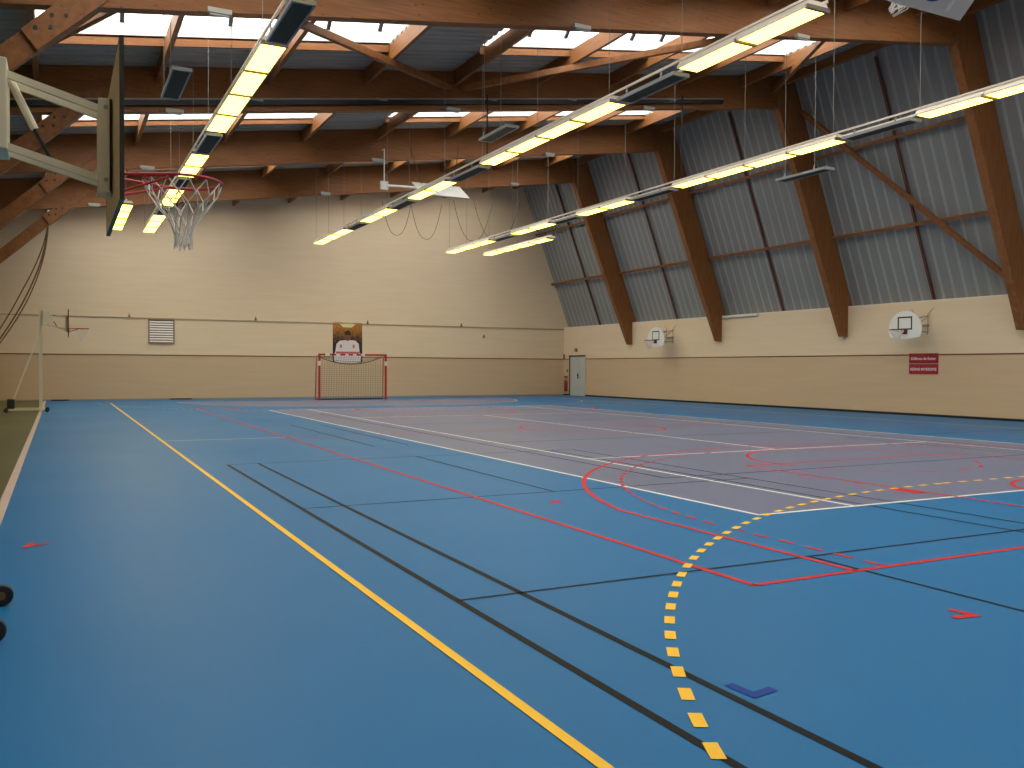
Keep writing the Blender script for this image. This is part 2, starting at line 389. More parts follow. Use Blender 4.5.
# cladding with ribs down the slope
mb = MB()
def cladsheet(mb, ya, yb, za, zc, off=0.0):
    prof = []; y = ya; per = .40
    while y < yb-1e-6:
        for dy, d in ((0, 0), (.05, 0), (.062, .014), (.088, .014), (.10, 0)):
            if y+dy <= yb: prof.append((y+dy, d))
        y += per
    prof.append((yb, 0))
    n = len(prof); vs = []
    for zz in (za, zc):
        for (yy, d) in prof: vs.append((xc(zz)+off-d, yy, zz))
    mb.add(vs, [(i, i+1, n+i+1, n+i) for i in range(n-1)])
cladsheet(mb, YB, YW, 3.7, 11.42, .06)
cl = struct(mb.build('wall_right_cladding', CLAD))
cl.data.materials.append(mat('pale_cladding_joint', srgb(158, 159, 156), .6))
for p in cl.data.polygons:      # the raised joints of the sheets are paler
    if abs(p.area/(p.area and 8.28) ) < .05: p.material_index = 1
so = cl.modifiers.new('thick', 'SOLIDIFY'); so.thickness = .05; so.offset = 1
struct(MB().box(XR+.0, XR+.34, YB, YW, 3.7, 3.72).build('trim_5', WHITEP))

# ceiling deck, with openings for skylights
SKY_X = [(-.43, 7.13), (9.52, 19.83)]
SKY = []
for k in range(len(BAYS)-1):
    SKY.append((BAYS[k]+(1.1 if k == 6 else 2.0), BAYS[k]+(4.64 if k == 3 else 4.7 if k == 6 else 5.30)))  # last bay's skylight is unseen, added and sized to brighten the far wall
mb = MB()
def deck(mb, ya, yb, xa, xb):
    prof = []; per = .30
    k0 = math.ceil(ya/per); ys = [ya]
    y = k0*per
    pts = [(ya, 0)]
    while y < yb:
        for dy, d in ((0, 0), (.09, 0), (.12, .045), (.20, .045), (.23, 0)):
            if ya < y+dy < yb: pts.append((y+dy, d))
        y += per
    pts.append((yb, 0)); n = len(pts); vs = []
    for xx in (xa, xb):
        for yy, d in pts: vs.append((xx, yy, zr(xx)+d))
    mb.add(vs, [(i, i+1, n+i+1, n+i) for i in range(n-1)])
XT = 22.09
edges = [YB-.1]
for a, b in SKY: edges += [a, b]
edges.append(YW+.1)
for i in range(len(edges)-1):
    ya, yb = edges[i], edges[i+1]
    if i % 2 == 0: deck(mb, ya, yb, XL-.2, XT+.1)
    else:
        xs = [XL-.2] + [v for p in SKY_X for v in p] + [XT+.1]
        for j in range(0, len(xs), 2): deck(mb, ya, yb, xs[j], xs[j+1])
cei = struct(mb.build('ceiling', DECK))
so = cei.modifiers.new('thick', 'SOLIDIFY'); so.thickness = .04; so.offset = 1

# skylights
nwin = 0
for (ya, yb) in SKY:
    for (xa, xb) in SKY_X:
        nwin += 1
        e = bpy.data.objects.new('window_%d' % nwin, None); C.objects.link(e); e['kind'] = 'structure'
        H1 = .35; TD = .16 if ya < 20 else .12
        mb = MB()
        za = lambda x: zr(x)+.05
        for y0, y1 in ((ya-.06, ya), (yb, yb+.06)):
            mb.add([(x, y, z_) for y in (y0, y1) for x, z_ in ((xa-.06, za(xa)), (xb+.06, za(xb)), (xb+.06, zr(xb)+H1), (xa-.06, zr(xa)+H1))],
                   [(0, 1, 2, 3), (7, 6, 5, 4), (0, 4, 5, 1), (1, 5, 6, 2), (2, 6, 7, 3), (3, 7, 4, 0)])
        for x0, x1 in ((xa-.06, xa), (xb, xb+.06)):
            mb.box(x0, x1, ya, yb, za(x0), zr(x0)+H1)
        mb.build('curb', CURB, e)
        ym = (ya+yb)/2; RI = (yb-ya)/2*.9
        mb = MB()
        for t in (0, .01):
            mb.add([(x, y, zr(x)+H1+t+dz) for x in (xa, xb) for y, dz in ((ya, 0), (ym, RI), (yb, 0))], [(0, 1, 4, 3), (1, 2, 5, 4), (0, 2, 1), (3, 4, 5)])
        mb.build('glazing', GLASSM, e)
        mb = MB()
        for x in ((1.2, 3.4, 5.6, 6.85) if xa < 5 else (10.9, 12.0, 14.1, 15.1, 17.0, 18.6)):
            for y in (ya+.05, yb-.05): mb.bar((x, y, zr(x)+H1-.04), (x, ym, zr(x)+H1+RI-.09), .09, .07)
        mb.build('glazing_bars', mat('grey_aluminium_bar', srgb(70, 64, 62), .6), e)
        mb = MB()
        for y in (ya-.05, yb):
            mb.add([(x, yy, zr(x)+dz) for yy in (y, y+.05) for x, dz in ((xa, -TD), (xb, -TD), (xb, .05), (xa, .05))],
                   [(0, 1, 2, 3), (7, 6, 5, 4), (0, 4, 5, 1), (1, 5, 6, 2), (2, 6, 7, 3), (3, 7, 4, 0)])
        mb.build('timber_trimmer', WOODX, e)
        # daylight entering through this opening (a sampling portal for the sky)
        L = bpy.data.lights.new('sky_portal', 'AREA'); L.shape = 'RECTANGLE'; L.size = (xb-xa); L.size_y = yb-ya
        L.cycles.is_portal = True
        lo = bpy.data.objects.new('sky_portal', L); C.objects.link(lo); lo.parent = e
        lo.location = ((xa+xb)/2, (ya+yb)/2, zr((xa+xb)/2)+H1-.02); lo.rotation_euler = (0, -math.atan(.142), 0)

# ------------------------------------------------------------------ timber frames
FN = ['nearest', 'second', 'third', 'farthest']
for k, Y in enumerate(FR):
    t = thing('timber_frame', '%s timber frame from the camera, rafter and leaning column in one' % FN[k], 'timber frame', (0, Y, 0), 'timber frames under the roof')
    z1 = 11.24
    xt = 24.55-.41*(z1-2.65)
    xl = XL+.01
    x_r = lambda: 0
    # rafter ends on the column's inner edge
    dn = (.06, .07, .08, .13)[k]
    MB().prism([(xl, zb(xl)-dn), (21.40+dn*.4, zb(21.40)-dn), (21.02, zr(21.02)-.012), (xl, zr(xl)-.012)], 'y', 0, .24).build('rafter', WOODX, t, bevel=.008)
    MB().prism([((24.52, 24.60, 24.62, 24.62)[k], 2.65), (24.795, 2.65), (24.795, 3.73), (24.99, 3.75), (xc(11.30), 11.30), (22.0, zr(22.0)-.012), (21.035, zr(21.035)-.012), (21.415, 10.28), (xi(5), 5)], 'y', -.01, .25).build('column', WOODC, t, bevel=.008)
    # inclined strut on the left with a bolted gusset
    sd = (.07, .03, .0, .0)[k]
    def st(x): return .95*x+7.03-sd
    dz = .255
    x0, x1 = XL+.02, .70
    zz = lambda x, s: st(x)+s*dz
    MB().prism([(x0, zz(x0, -1)), (-.2, zz(-.2, -1)), (-.5, zz(-.5, 1)), (x0, zz(x0, 1))], 'y', .05, .19).build('strut', WOODD, t, bevel=.006)
    xa_, xb_ = -.39, 1.05
    g = MB(); g.prism([(-.29, zz(-.29, -1)), (xb_-.22, zz(xb_-.22, -1)), (1.25, zb(1.25)+.30), (.9, zb(.9)+.55), (.35, zb(.35)+.3), (-.52, zz(-.52, 1))], 'y', -.03, .27)
    gu = g.build('gusset', WOODD, t, bevel=.006)
    for bx, bz in ((-.08, 7.08), (.12, 7.11), (-.31, 6.85), (-.10, 6.89)):
        MB().disc((bx, bz-sd), .032, 'y', (-.045, -.03), 12).build('bolt', BLACK, gu)

# far end timber along the wall top is hidden; purlins run between frames
PX = [-3.0+.04, -.43, 2.1, 4.63, 7.17, 9.7, 12.23, 14.77, 17.3, 19.83]
BN = {2: 'in the bay nearest the camera', 3: 'between the nearest and second frames', 4: 'between the second and third frames', 5: 'between the third and farthest frames', 6: 'between the farthest frame and the far wall'}
bay_list = [(b, BAYS[b], BAYS[b+1]) for b in range(2, 7)]
for b, ya, yb in bay_list:
    y0 = ya+.24 if b > 2 else 10.0
    y1 = yb-.01
    seen = b in (3, 4, 5, 6)
    for i, x in enumerate(PX):
        if b == 2 and not (True): continue
        mb = MB(); h = .39
        vs = [(xx, yy, zr(xx)+dz-.005) for yy in (y0+.005, y1-.005) for xx, dz in ((x-.055, -h), (x+.055, -h), (x+.055, 0), (x-.055, 0))]
        mb.add(vs, [(0, 1, 2, 3), (7, 6, 5, 4), (0, 4, 5, 1), (1, 5, 6, 2), (2, 6, 7, 3), (3, 7, 4, 0)])
        o = mb.build('roof_purlin', WOODY, bevel=.006)
        tag(o, 'timber roof purlin %s, %s from the left' % (BN[b], ORD[i]), 'purlin', 'roof purlins')
    # edge purlin where roof meets inclined cladding
    o = MB().prism([(21.55, zr(21.55)-.30), (21.75, zr(21.75)-.32), (22.0, zr(22.0)-.15), (22.0, zr(22.0)-.02), (21.55, zr(21.55)-.02)], 'y', max(y0, ya+.26)+.005, y1-.02).build('eaves_beam', WOODY)
    tag(o, 'timber eaves beam where roof meets grey cladding, %s' % BN[b], 'beam', 'eaves beams')

# zigzag roof bracing in the second bay
def brace(a, b, label, w=.12, h=.16):
    o = MB().bar(a, b, w, h).build('roof_brace', WOODD, bevel=.006)
    tag(o, label, 'brace', 'diagonal roof braces'); return o
yA, yB = FR[0]+.28, FR[1]-.03
zq = lambda x: zb(x)+.50
def bp(x, y): return (x, y, zq(x))
brace(bp(2.4, yA), bp(9.55, yB), 'diagonal timber brace rising from the left lamp row towards roof middle')
brace(bp(9.85, yB), bp(17.1, yA), 'diagonal timber brace under the right-hand skylight, right of roof middle')
brace(bp(17.45, yA), bp(21.2, yB), 'short diagonal timber brace ending at the second leaning column')
bq = lambda x, y: (x, y, zb(x)+.68)
brace(bq(1.90, yA), bq(-1.55, yB), 'short diagonal timber brace at upper left behind the nearest bolted gusset')

# rails, mid posts and diagonal on the inclined cladding
slope = Vector((-.385, 0, 1)).normalized(); nrm = Vector((-1, 0, -.385)).normalized()
for b, ya, yb in bay_list[1:]:
    y0, y1 = ya+.26, yb-.02
    if b == 6: y1 = yb-.01
    for zz_, nm in ((6.11, 'lower'), (8.72, 'upper')):
        p = Vector((xc(zz_), 0, zz_))+nrm*.108
        mb = MB().bar(p+Vector((0, y0, 0)), p+Vector((0, y1, 0)), .09, .10, up=slope)
        o = mb.build('cladding_rail', WOODY); tag(o, '%s horizontal timber rail on grey cladding, %s' % (nm, BN[b]), 'rail', 'cladding rails')
    ym = (ya+.12+yb)/2-.05
    if b == 6: ym = 38.85
    a_ = Vector((xc(3.75), ym, 3.75))+nrm*.03; c_ = Vector((xc(11.05), ym, 11.05))+nrm*.03
    o = MB().bar(a_, c_, .085, .06, up=nrm).build('cladding_batten', mat('dark_red_batten', srgb(98, 52, 40), .6))
    tag(o, 'thin dark red upright batten on grey cladding, %s' % BN[b], 'batten', 'cladding battens')
    if b == 3:
        P = lambda z_, y: Vector((xc(z_), y, z_))+nrm*.235
        o = MB().bar(P(10.25, 22.28), P(4.2, 16.35), .15, .12, up=nrm).build('cladding_brace', WOODD, bevel=.006)
        tag(o, 'long diagonal timber brace crossing the grey cladding', 'brace')
o = MB().box(XR-.10, XR-.02, 26.9, 29.0, 3.62, 3.70).build('cable_duct', WHITEP); tag(o, 'short white duct on top of the right wall beside third column', 'duct')

# dark conduit tray fixed on the second rafter
A, B_ = -2.0, 19.0; t2 = [o for o in C.objects if o.get('category') == 'timber frame'][1]
cr = MB().bar((A, -.055, zb(A)+.12), (B_, -.055, zb(B_)+.12), .10, .11).build('conduit_tray', BLACK, t2)
MB().tube([(A, -.09, zb(A)+.205), (B_, -.09, zb(B_)+.205)], .022, 6).build('pipe', GREYP, cr)
for xq in (1.0, 4.2, 7.4, 10.6, 13.2, 16.8):
    MB().box(xq, xq+.30, -.115, -.06, zb(xq)+.18, zb(xq)+.24).build('pipe_bracket', GREYP, cr)

# ------------------------------------------------------------------ lamp rows
ZL = 6.5
ROWS = [('left', 3.0), ('middle', 9.42), ('right', 15.25)]
GROUPS = [(9.12, 2), (14.02, 4), (22.02, 2), (26.72, 2), (31.50, 3)]
PITCH_L = 1.455
HEAT = [(12.15, 1.72), (19.98, 1.86), (25.02, 1.58), (29.72, 1.65)]
def lamp_proto():
    t = thing('fluorescent_lamp', 'x', 'lamp', (0, 0, 0), 'lit hanging lamps')
    W, L = .21, 1.43
    mb = MB(); mb.prism([(-W, .0), (-W, .03), (-W+.05, .115), (W-.05, .115), (W, .03), (W, .0), (W-.02, .0), (W-.02, .01), (-W+.02, .01), (-W+.02, 0)], 'y', 0, L)
    mb.build('housing', HOUSING, t)
    mb = MB(); mb.box(-W+.02, W-.02, .02, L-.03, .001, .012); mb.build('diffuser', DIFF, t)
    mb = MB(); mb.box(-W, W, -.025, .030, -.018, .04); mb.build('joint_bracket', mat('brown_lamp_joint', srgb(120, 100, 84), .5), t)
    return t
LP = lamp_proto(); used = False
def put_lamp(x, y, label):
    global used
    o = LP if not used else copy_tree(LP); used = True
    o.location = (x, y, ZL); o['label'] = label
def heater_proto():
    t = thing('radiant_heater', 'x', 'heater', (0, 0, 0), 'dark radiant heating panels')
    W = .17
    mb = MB()
    mb.box(-W, -W+.03, 0, 1, -.01, .05); mb.box(W-.03, W, 0, 1, -.01, .05); mb.box(-W+.03, W-.03, 0, .03, -.01, .05); mb.box(-W+.03, W-.03, .97, 1, -.01, .05); mb.box(-W+.03, W-.03, .03, .97, .035, .05)
    mb.build('frame', GREYP, t)
    MB().box(-W+.03, W-.03, .03, .97, .0, .02).build('panel', DARKP, t)
    mb = MB()
    for y in (.2, .8): mb.box(-W, -W+.02, y, y+.02, .05, .14); mb.box(W-.02, W, y, y+.02, .05, .14)
    mb.build('hanger', GREYP, t)
    return t
HP = heater_proto(); usedh = False
def put_heater(x, y, L, z, label):
    global usedh
    o = HP if not usedh else copy_tree(HP); usedh = True
    o.location = (x, y, z); o.scale = (1, L, 1); o['label'] = label
GW = ['at the near end', 'in the long second stretch', 'in the third stretch', 'in the fourth stretch', 'in the far-end stretch']
for nm, x in ROWS:
    t = thing('lamp_track', 'pale twin rail carrying the %s row of hanging lamps' % nm, 'track', (x, 0, ZL+.12), 'rails of the lamp rows')
    mb = MB()
    for s in (-1, 1): mb.box(s*.165-.016, s*.165+.016, 9.1, 35.60, 0, .035)
    mb.build('rail', HOUSING, t)
    ws = []
    for g, n in GROUPS: ws += [g+.1, g+n*PITCH_L-.1] + ([g+n*PITCH_L/2] if n > 2 else [])
    ws = [min(v, 35.5) for v in ws]
    for y in ws:
        xx = x-.165
        MB().tube([(-.165, y, .03), (-.165, y, zr(xx)-ZL-.13)], .006, 5).build('suspension_wire', mat('grey_wire', srgb(140, 134, 124), .5), t)
    for gi, (g, n) in enumerate(GROUPS):
        for i in range(n):
            put_lamp(x, g+i*PITCH_L, 'lit lamp %s of the %s row, %s from near' % (GW[gi], nm, ORD[i]))
    for hi, (y, L) in enumerate(HEAT):
        put_heater(x, y, L, ZL-.03, 'dark heating panel in the %s gap of the %s lamp row' % (ORD[hi], nm))
for nm, x, side in (('far left', 1.87, 'left'), ('far right', 17.0, 'right')):
    t = thing('lamp_track', 'short pale rail of the four-lamp row at the %s' % nm, 'track', (x, 0, ZL+.12), 'rails of the lamp rows')
    MB().box(-.02, .02, 29.9, 35.60, 0, .035).build('rail', HOUSING, t)
    for y in (30.2, 32.8, 35.5): MB().tube([(0, y, .03), (0, y, zr(x)-ZL-.13)], .006, 5).build('suspension_wire', mat('grey_wire', srgb(140, 134, 124), .5), t)
    for i in range(4): put_lamp(x, 29.95+i*PITCH_L, 'lit fluorescent lamp in the short %s row, %s from the near side' % (nm, ORD[i]))
def free_heater(x, y, L, z, label):
    put_heater(x, y, L, z, label)
    t = thing('heater_suspension', 'pair of thin wires holding the %s' % label.replace('dark ', ''), 'wires', (x, y, z+.14), 'wires of the loose heating panels')
    for q in (.21*L, .81*L):
        MB().tube([(-.15, q, 0), (-.15, q, zr(x-.15)-z-.16)], .008, 5).build('wire', mat('grey_wire', srgb(140, 134, 124), .5), t)
free_heater(1.98, 16.9, 1.95, 6.80, 'dark heating panel hanging alone at upper left beside the backboard')
free_heater(9.25, 18.1, 1.5, 7.0, 'dark heating panel hanging alone above the middle lamp row')
free_heater(17.1, 16.1, 1.7, 6.48, 'dark heating panel hanging alone in front of the second column')

# junction boxes under the rafters
for Y, xs, nm in ((15.72, (2.25, 9.45, 15.6), 'nearest'), (22.31, (2.25, 9.4, 15.9), 'second'), (29.0, (2.2, 9.48, 16.2), 'third'), (35.53, (.95, 9.45, 18.1), 'farthest')):
    for x, q in zip(xs, ('left', 'middle', 'right')):
        t = thing('emergency_light', 'small pale emergency light under the %s rafter, %s one' % (nm, q), 'light', (x, Y, zb(x)-.12), 'small boxes under the rafters')
        MB().box(0, .40, .0, .10, .03, .12).build('casing', mat('dull_casing', srgb(168, 162, 150), .5), t, bevel=.01)
        MB().box(.04, .36, .02, .08, 0, .03).build('lens', GREYP, t)

# black vertical poles hanging from the second rafter
for x, z0_ in ((10.6, 7.0), (17.33, 7.1)):
    MB().tube([(x, -.14, zb(x)+.3), (x, -.14, z0_)], .022, 8).build('drop_pole', BLACK, t2)

# ------------------------------------------------------------------ basketball gear
def ring_net(parent, c, rad=.225, seg=12, L=.40, r=.0045, radii=None, material=None):
    cx, cy, cz = c; radii = radii or [1, .80, .60, .42, .33, .31]
    mb = MB(); n = len(radii)
    for k in range(seg):
        for sgn in (1, -1):
            pts = []
            for i in range(n):
                a = 2*math.pi*(k+sgn*i*.5)/seg; rr = rad*radii[i]*(1+.04*math.sin(k*2.3+i))
                pts.append((cx+rr*math.cos(a), cy+rr*math.sin(a), cz-L*i/(n-1)*(1+.04*math.sin(k*1.7))))
            mb.tube(pts, r, 5)
    return mb.build('net', material or NETW, parent)
def rim(parent, c, xb_, rad=.225, sgn=1, tr=.009, m_=None):
    """ring round c; xb_ = x of the board face it is bolted to"""
    cx, cy, cz = c
    mb = MB(); mb.tube([(cx+rad*math.cos(2*math.pi*k/32), cy+rad*math.sin(2*math.pi*k/32), cz) for k in range(32)], tr, 8, closed=True)
    for s in (-1, 1):
        mb.tube([(xb_, cy+s*.07, cz), (cx-sgn*rad*.55, cy+s*rad*.83, cz)], tr*.9, 6)
        mb.tube([(xb_, cy+s*.05, cz-.11), (cx-sgn*rad*.25, cy+s*rad*.96, cz)], tr*.8, 6)
    mb.box(min(xb_, xb_+sgn*.02), max(xb_, xb_+sgn*.02), cy-.10, cy+.10, cz-.14, cz+.02)
    return mb.build('rim', m_ or REDM, parent)
def mini_basket(label, loc, near):
    """wheeled practice basket; local origin on the floor under the post, board looks to +x"""
    t = thing('practice_basket', label, 'basketball stand', loc, 'wheeled practice baskets')
    zR = 2.62 if near else 2.70
    d = zR-2.62
    MB().box(-.06, .04, -.05, .05, .06, 3.20+d).build('post', STEELB, t, bevel=.006)
    mb = MB()
    for s in (-1, 1): mb.bar((-.95, .125+s*.37, .09), (.10, .125+s*.37, .09), .05, .06)
    mb.bar((-.92, -.245, .09), (-.92, .495, .09), .06, .06); mb.bar((.05, -.245, .09), (.05, .495, .09), .06, .06)
    mb.build('base_frame', STEELB, t)
    MB().bar((-.88, 0, .12), (-.07, 0, 2.35+d), .06, .05).build('back_stay', STEELB, t)
    MB().box(-.95, -.75, -.30, .30, .12, .42).build('ballast', mat('dark_green_ballast', srgb(34, 46, 34), .6), t, bevel=.01)
    for sx, sy in ((.165, -.29), (.165, .54), (-.98, -.29), (-.98, .54)):
        w_ = MB().disc((sx, .066), .066, 'y', (sy-.025, sy+.025), 22).build('castor', BLACK, t, bevel=.008)
        MB().disc((sx, .066), .026, 'y', (sy-.029, sy+.029), 14).build('hub', mat('brown_hub', srgb(96, 66, 40), .5), w_)
    MB().box(.04, .24, -.16, .16, 2.68+d, 3.18+d).build('head_plate', STEELB, t, bevel=.008)
    for s in (-1, 1):
        mb = MB()
        mb.bar((.16, s*.08, 3.13+d), (.74, s*.08, 2.97+d), .025, .04)
        mb.build('upper_arm', STEELB, t)
        MB().bar((.16, s*.08, 2.73+d), (.74, s*.08, 2.57+d), .025, .04).build('lower_arm', STEELB, t)
    for zz_ in (2.57, 2.99):
        for s in (-1, 1):
            MB().disc((.735, zz_+d), .012, 'y', (s*.108-.006, s*.108+.006), 12).build('pivot_bolt', GREYP, t)
    mb = MB()
    for s in (-1, 1): mb.box(.695, .77, s*.085-.02, s*.085+.02, 2.50+d, 3.04+d)
    mb.box(.75, .77, -.105, .105, 2.50+d, 3.04+d)
    mb.build('board_bracket', STEELB, t, bevel=.004)
    mb = MB().tube([(.25, 0, 3.10+d), (.37, 0, 2.84+d)], .022, 8); a_ = mb.build('lifting_ram', STEELB, t)
    MB().tube([(.37, 0, 2.84+d), (.46, 0, 2.66+d)], .010, 6).build('ram_rod', BLACK, a_)
    bz0, bz1 = 2.36+d, 3.20+d; hw = .73
    MB().box(.7735, .7925, -hw, hw, bz0, bz1).build('backboard', mat('beige_board_back', srgb(206, 190, 150), .6), t)
    mb = MB(); e_ = .004
    mb.box(.772, .795, -hw-e_, -hw, bz0-e_, bz1+e_); mb.box(.772, .795, hw, hw+e_, bz0-e_, bz1+e_); mb.box(.772, .795, -hw, hw, bz0-e_, bz0); mb.box(.772, .795, -hw, hw, bz1, bz1+e_)
    mb.build('board_edge', BLACK, t)
    mb = MB(); mb.box(.793, .795, -.30, -.25, zR, zR+.45); mb.box(.793, .795, .25, .30, zR, zR+.45); mb.box(.793, .795, -.25, .25, zR+.40, zR+.45); mb.build('target_square', BLACK, t)
    rim(t, (1.17, 0, zR), .7955)
    ring_net(t, (1.17, 0, zR-.01), r=.0038 if near else .004, L=.39, radii=[1, .86, .62, .34, .22, .24])
    return t
mini_basket('beige wheeled practice basket with red hoop, close up at upper left', (-.49, 5.76, 0), True)
mini_basket('pale wheeled practice basket standing far off at the left floor edge', (-.52, 32.2, 0), False)

# fan shaped wall baskets
def wall_basket(label, yc):
    t = thing('wall_basket', label, 'basketball hoop', (24.0, yc, 0), 'fan board wall baskets')
    zR = 2.76; R = .62
    pts = []
    for k in range(25):
        a = math.radians(-28+236*k/24); pts.append((R*math.cos(a), 2.80+.56*math.sin(a)))
    for k in range(1, 8):
        f_ = k/8; a0, a1 = pts[24], pts[0]; pts.append((a0[0]+(a1[0]-a0[0])*f_, a0[1]-.06*math.sin(math.pi*f_)))
    MB().prism(pts, 'x', -.012, .012).build('fan_board', mat('white_fan_board', srgb(232, 230, 224), .4), t)
    mb = MB(); zq_ = 2.76
    for a in ((-.27, -.225, zq_, zq_+.42), (.225, .27, zq_, zq_+.42), (-.225, .225, zq_, zq_+.045), (-.225, .225, zq_+.375, zq_+.42)):
        mb.box(-.016, -.012, a[0], a[1], a[2], a[3])
    mb.build('target_square', BLACK, t)
    rim(t, (-.38, 0, zR), -.017, sgn=-1, tr=.010, m_=mat('dark_red_rim', srgb(104, 30, 26), .5))
    ring_net(t, (-.38, 0, zR-.01), r=.005, L=.36)
    mb = MB()
    for s in (-1, 1):
        mb.tube([(.012, s*.2, 3.10), (.79, s*.24, 3.22)], .016, 6); mb.tube([(.012, s*.2, 2.72), (.79, s*.24, 2.70)], .016, 6)
        mb.tube([(.012, s*.2, 2.72), (.79, s*.24, 3.22)], .012, 6); mb.tube([(.76, s*.24, 2.62), (.76, s*.24, 3.30)], .012, 6)
        mb.tube([(.76, s*.24, 3.28), (.86, s*.62, 3.69)], .008, 5)
    mb.box(.72, .795, -.26, .26, 2.88, 2.94)
    mb.build('wall_bracket', mat('buff_bracket', srgb(150, 142, 122), .5), t)
    return t
wall_basket('white fan-shaped wall basket above the red sign', 19.42)
wall_basket('white fan-shaped wall basket between the two farthest columns', 32.65)

# folded ceiling goals
def folded_goal(label, y, z_, dy, dz_, sgn, arm):
    t = thing('ceiling_basket', label, 'basketball goal', (XC-.04, y, z_), 'basketball goals folded up to the roof')
    d = Vector((0, dy, dz_)).normalized(); n = Vector((1, 0, 0)).cross(d).normalized()
    if n.z > 0: n = -n
    def P(u, v, w): return Vector((u, 0, 0))+d*v+n*w
    mb = MB(); W, H = .9, 1.05
    mb.add([P(u, v, w) for w in (0, .04) for u, v in ((-W, 0), (W, 0), (W, H), (-W, H))], [(0, 1, 2, 3), (4, 5, 6, 7), (0, 1, 5, 4), (1, 2, 6, 5), (2, 3, 7, 6), (3, 0, 4, 7)])
    mb.build('backboard', mat('white_backboard', srgb(204, 201, 192), .4), t)
    side = .042 if sgn < 0 else -.004
    return t, P, side
# near goal: its back is towards us
t, P, s_ = folded_goal('white backboard folded under the roof at the upper right edge', 9.36, 7.04, -.72, .69, 1, None)
mb = MB()
for u in (-.45, .45): mb.bar(P(u, .1, .065), P(u, 1.0, .065), .06, .05, up=(0, -.7, -.7))
mb.bar(P(-.5, .35, .065), P(.5, .35, .065), .06, .05, up=(0, -.7, -.7))
mb.build('back_frame', WHITEP, t)
mb = MB()
for k in range(20):
    a = math.radians(205+150*k/19); 
    if k: mb.bar(pp, P(.30*math.cos(a)+.02, .30+.30*math.sin(a)+.18, .045), .055, .008, up=(0, -.7, -.7))
    pp = P(.30*math.cos(a)+.02, .30+.30*math.sin(a)+.18, .045)
mb.build('emblem', PAINT['blue'], t)
nrm2 = (Vector((1, 0, 0)).cross(Vector((0, -.72, .69)).normalized()))
fr_ = -P(0, 0, 1).normalized()   # direction the face looks to, away from camera
cc = P(0, .10, -.42)
mb = MB(); dd = Vector((0, -.72, .69)).normalized()
for k in range(28):
    a = 2*math.pi*k/28; q = cc+Vector((1, 0, 0))*.225*math.cos(a)+(-P(0, 0, 1).normalized())*.225*math.sin(a)
    if k == 0: ring = []
    ring.append(q)
mb.tube(ring, .010, 6, closed=True); mb.tube([P(-.1, .10, 0), ring[18]], .01, 6); mb.tube([P(.1, .10, 0), ring[24]], .01, 6)
mb.build('rim', REDM, t)
mb = MB()
for k in range(0, 28, 2):
    q = ring[k]; e1 = Vector((cc.x-.26+.10*math.cos(k), cc.y+.05+.06*math.sin(k), cc.z-.36-.06*math.sin(k*2)))
    m1 = (q+e1)/2+Vector((0, 0, -.05)); q2 = ring[(k+4) % 28]; m2 = (q2+e1)/2+Vector((0, 0, -.05))
    mb.tube([q, m1, e1], .006, 5); mb.tube([q, m2, e1], .006, 5)
mb.build('net', NETW, t)
mb = MB()
for u in (-.45, .45):
    mb.tube([P(u, .9, -.02), (u, -.25, zb(XC)+.2-7.0)], .03, 8); mb.tube([P(u, .2, -.02), (u, .35, zb(XC)+.3-7.0)], .025, 8)
mb.box(-.6, .6, -.35, .45, zb(XC)+.2-7.0, zb(XC)+.3-7.0)
mb.build('folding_frame', WHITEP, t)
MB().bar((-.6, -.1, zb(XC)+.35-7.0), (-.6, -.1, zr(XC)-7.02), .08, .08, up=(1, 0, 0)).build('hanger', WHITEP, t)
MB().bar((.6, -.1, zb(XC)+.35-7.0), (.6, -.1, zr(XC)-7.02), .08, .08, up=(1, 0, 0)).build('hanger', WHITEP, t)
# far goal: its face is towards us
t, P, s_ = folded_goal('white backboard with red square folded under the roof, far behind the middle lamps', 28.1, 7.36, .80, .50, -1, None)
mb = MB()
for a in ((-.30, -.25, .12, .57), (.25, .30, .12, .57), (-.25, .25, .12, .17), (-.25, .25, .52, .57)):
    mb.add([P(u, v, .043) for u, v in ((a[0], a[2]), (a[1], a[2]), (a[1], a[3]), (a[0], a[3]))], [(0, 1, 2, 3)])
mb.build('target_square', REDM, t)
mb = MB(); n_ = P(0, 0, 1).normalized(); cc = P(0, .30, .075); dv_ = Vector((0, .80, .50)).normalized()
ring = [cc+Vector((1, 0, 0))*.225*math.cos(2*math.pi*k/24)+dv_*.225*math.sin(2*math.pi*k/24) for k in range(24)]
mb.tube(ring, .012, 6, closed=True); mb.bar(P(-.08, .10, .06), P(.08, .10, .06), .06, .08)
mb.build('rim', REDM, t)
mb = MB()
mb.tube([P(-.35, .5, -.02), (-1.95, .75, .30)], .045, 8); mb.box(-2.08, -1.82, .70, .80, .16, .44)
MB().tube([(-1.95, .75, .44), (-1.95, .75, zb(XC-1.95)+.25-7.36), (-1.95, .99, zb(XC-1.95)+.25-7.36)], .02, 6).build('hanger', WHITEP, t)
mb.build('folding_frame', WHITEP, t)
for s in (-1, 1): MB().tube([P(s*.6, .9, -.02), (s*.9, .99, zb(XC+s*.9)+.3-7.36)], .012, 6).build('stay_rod', mat('dark_stay', srgb(70, 56, 44), .6), t)

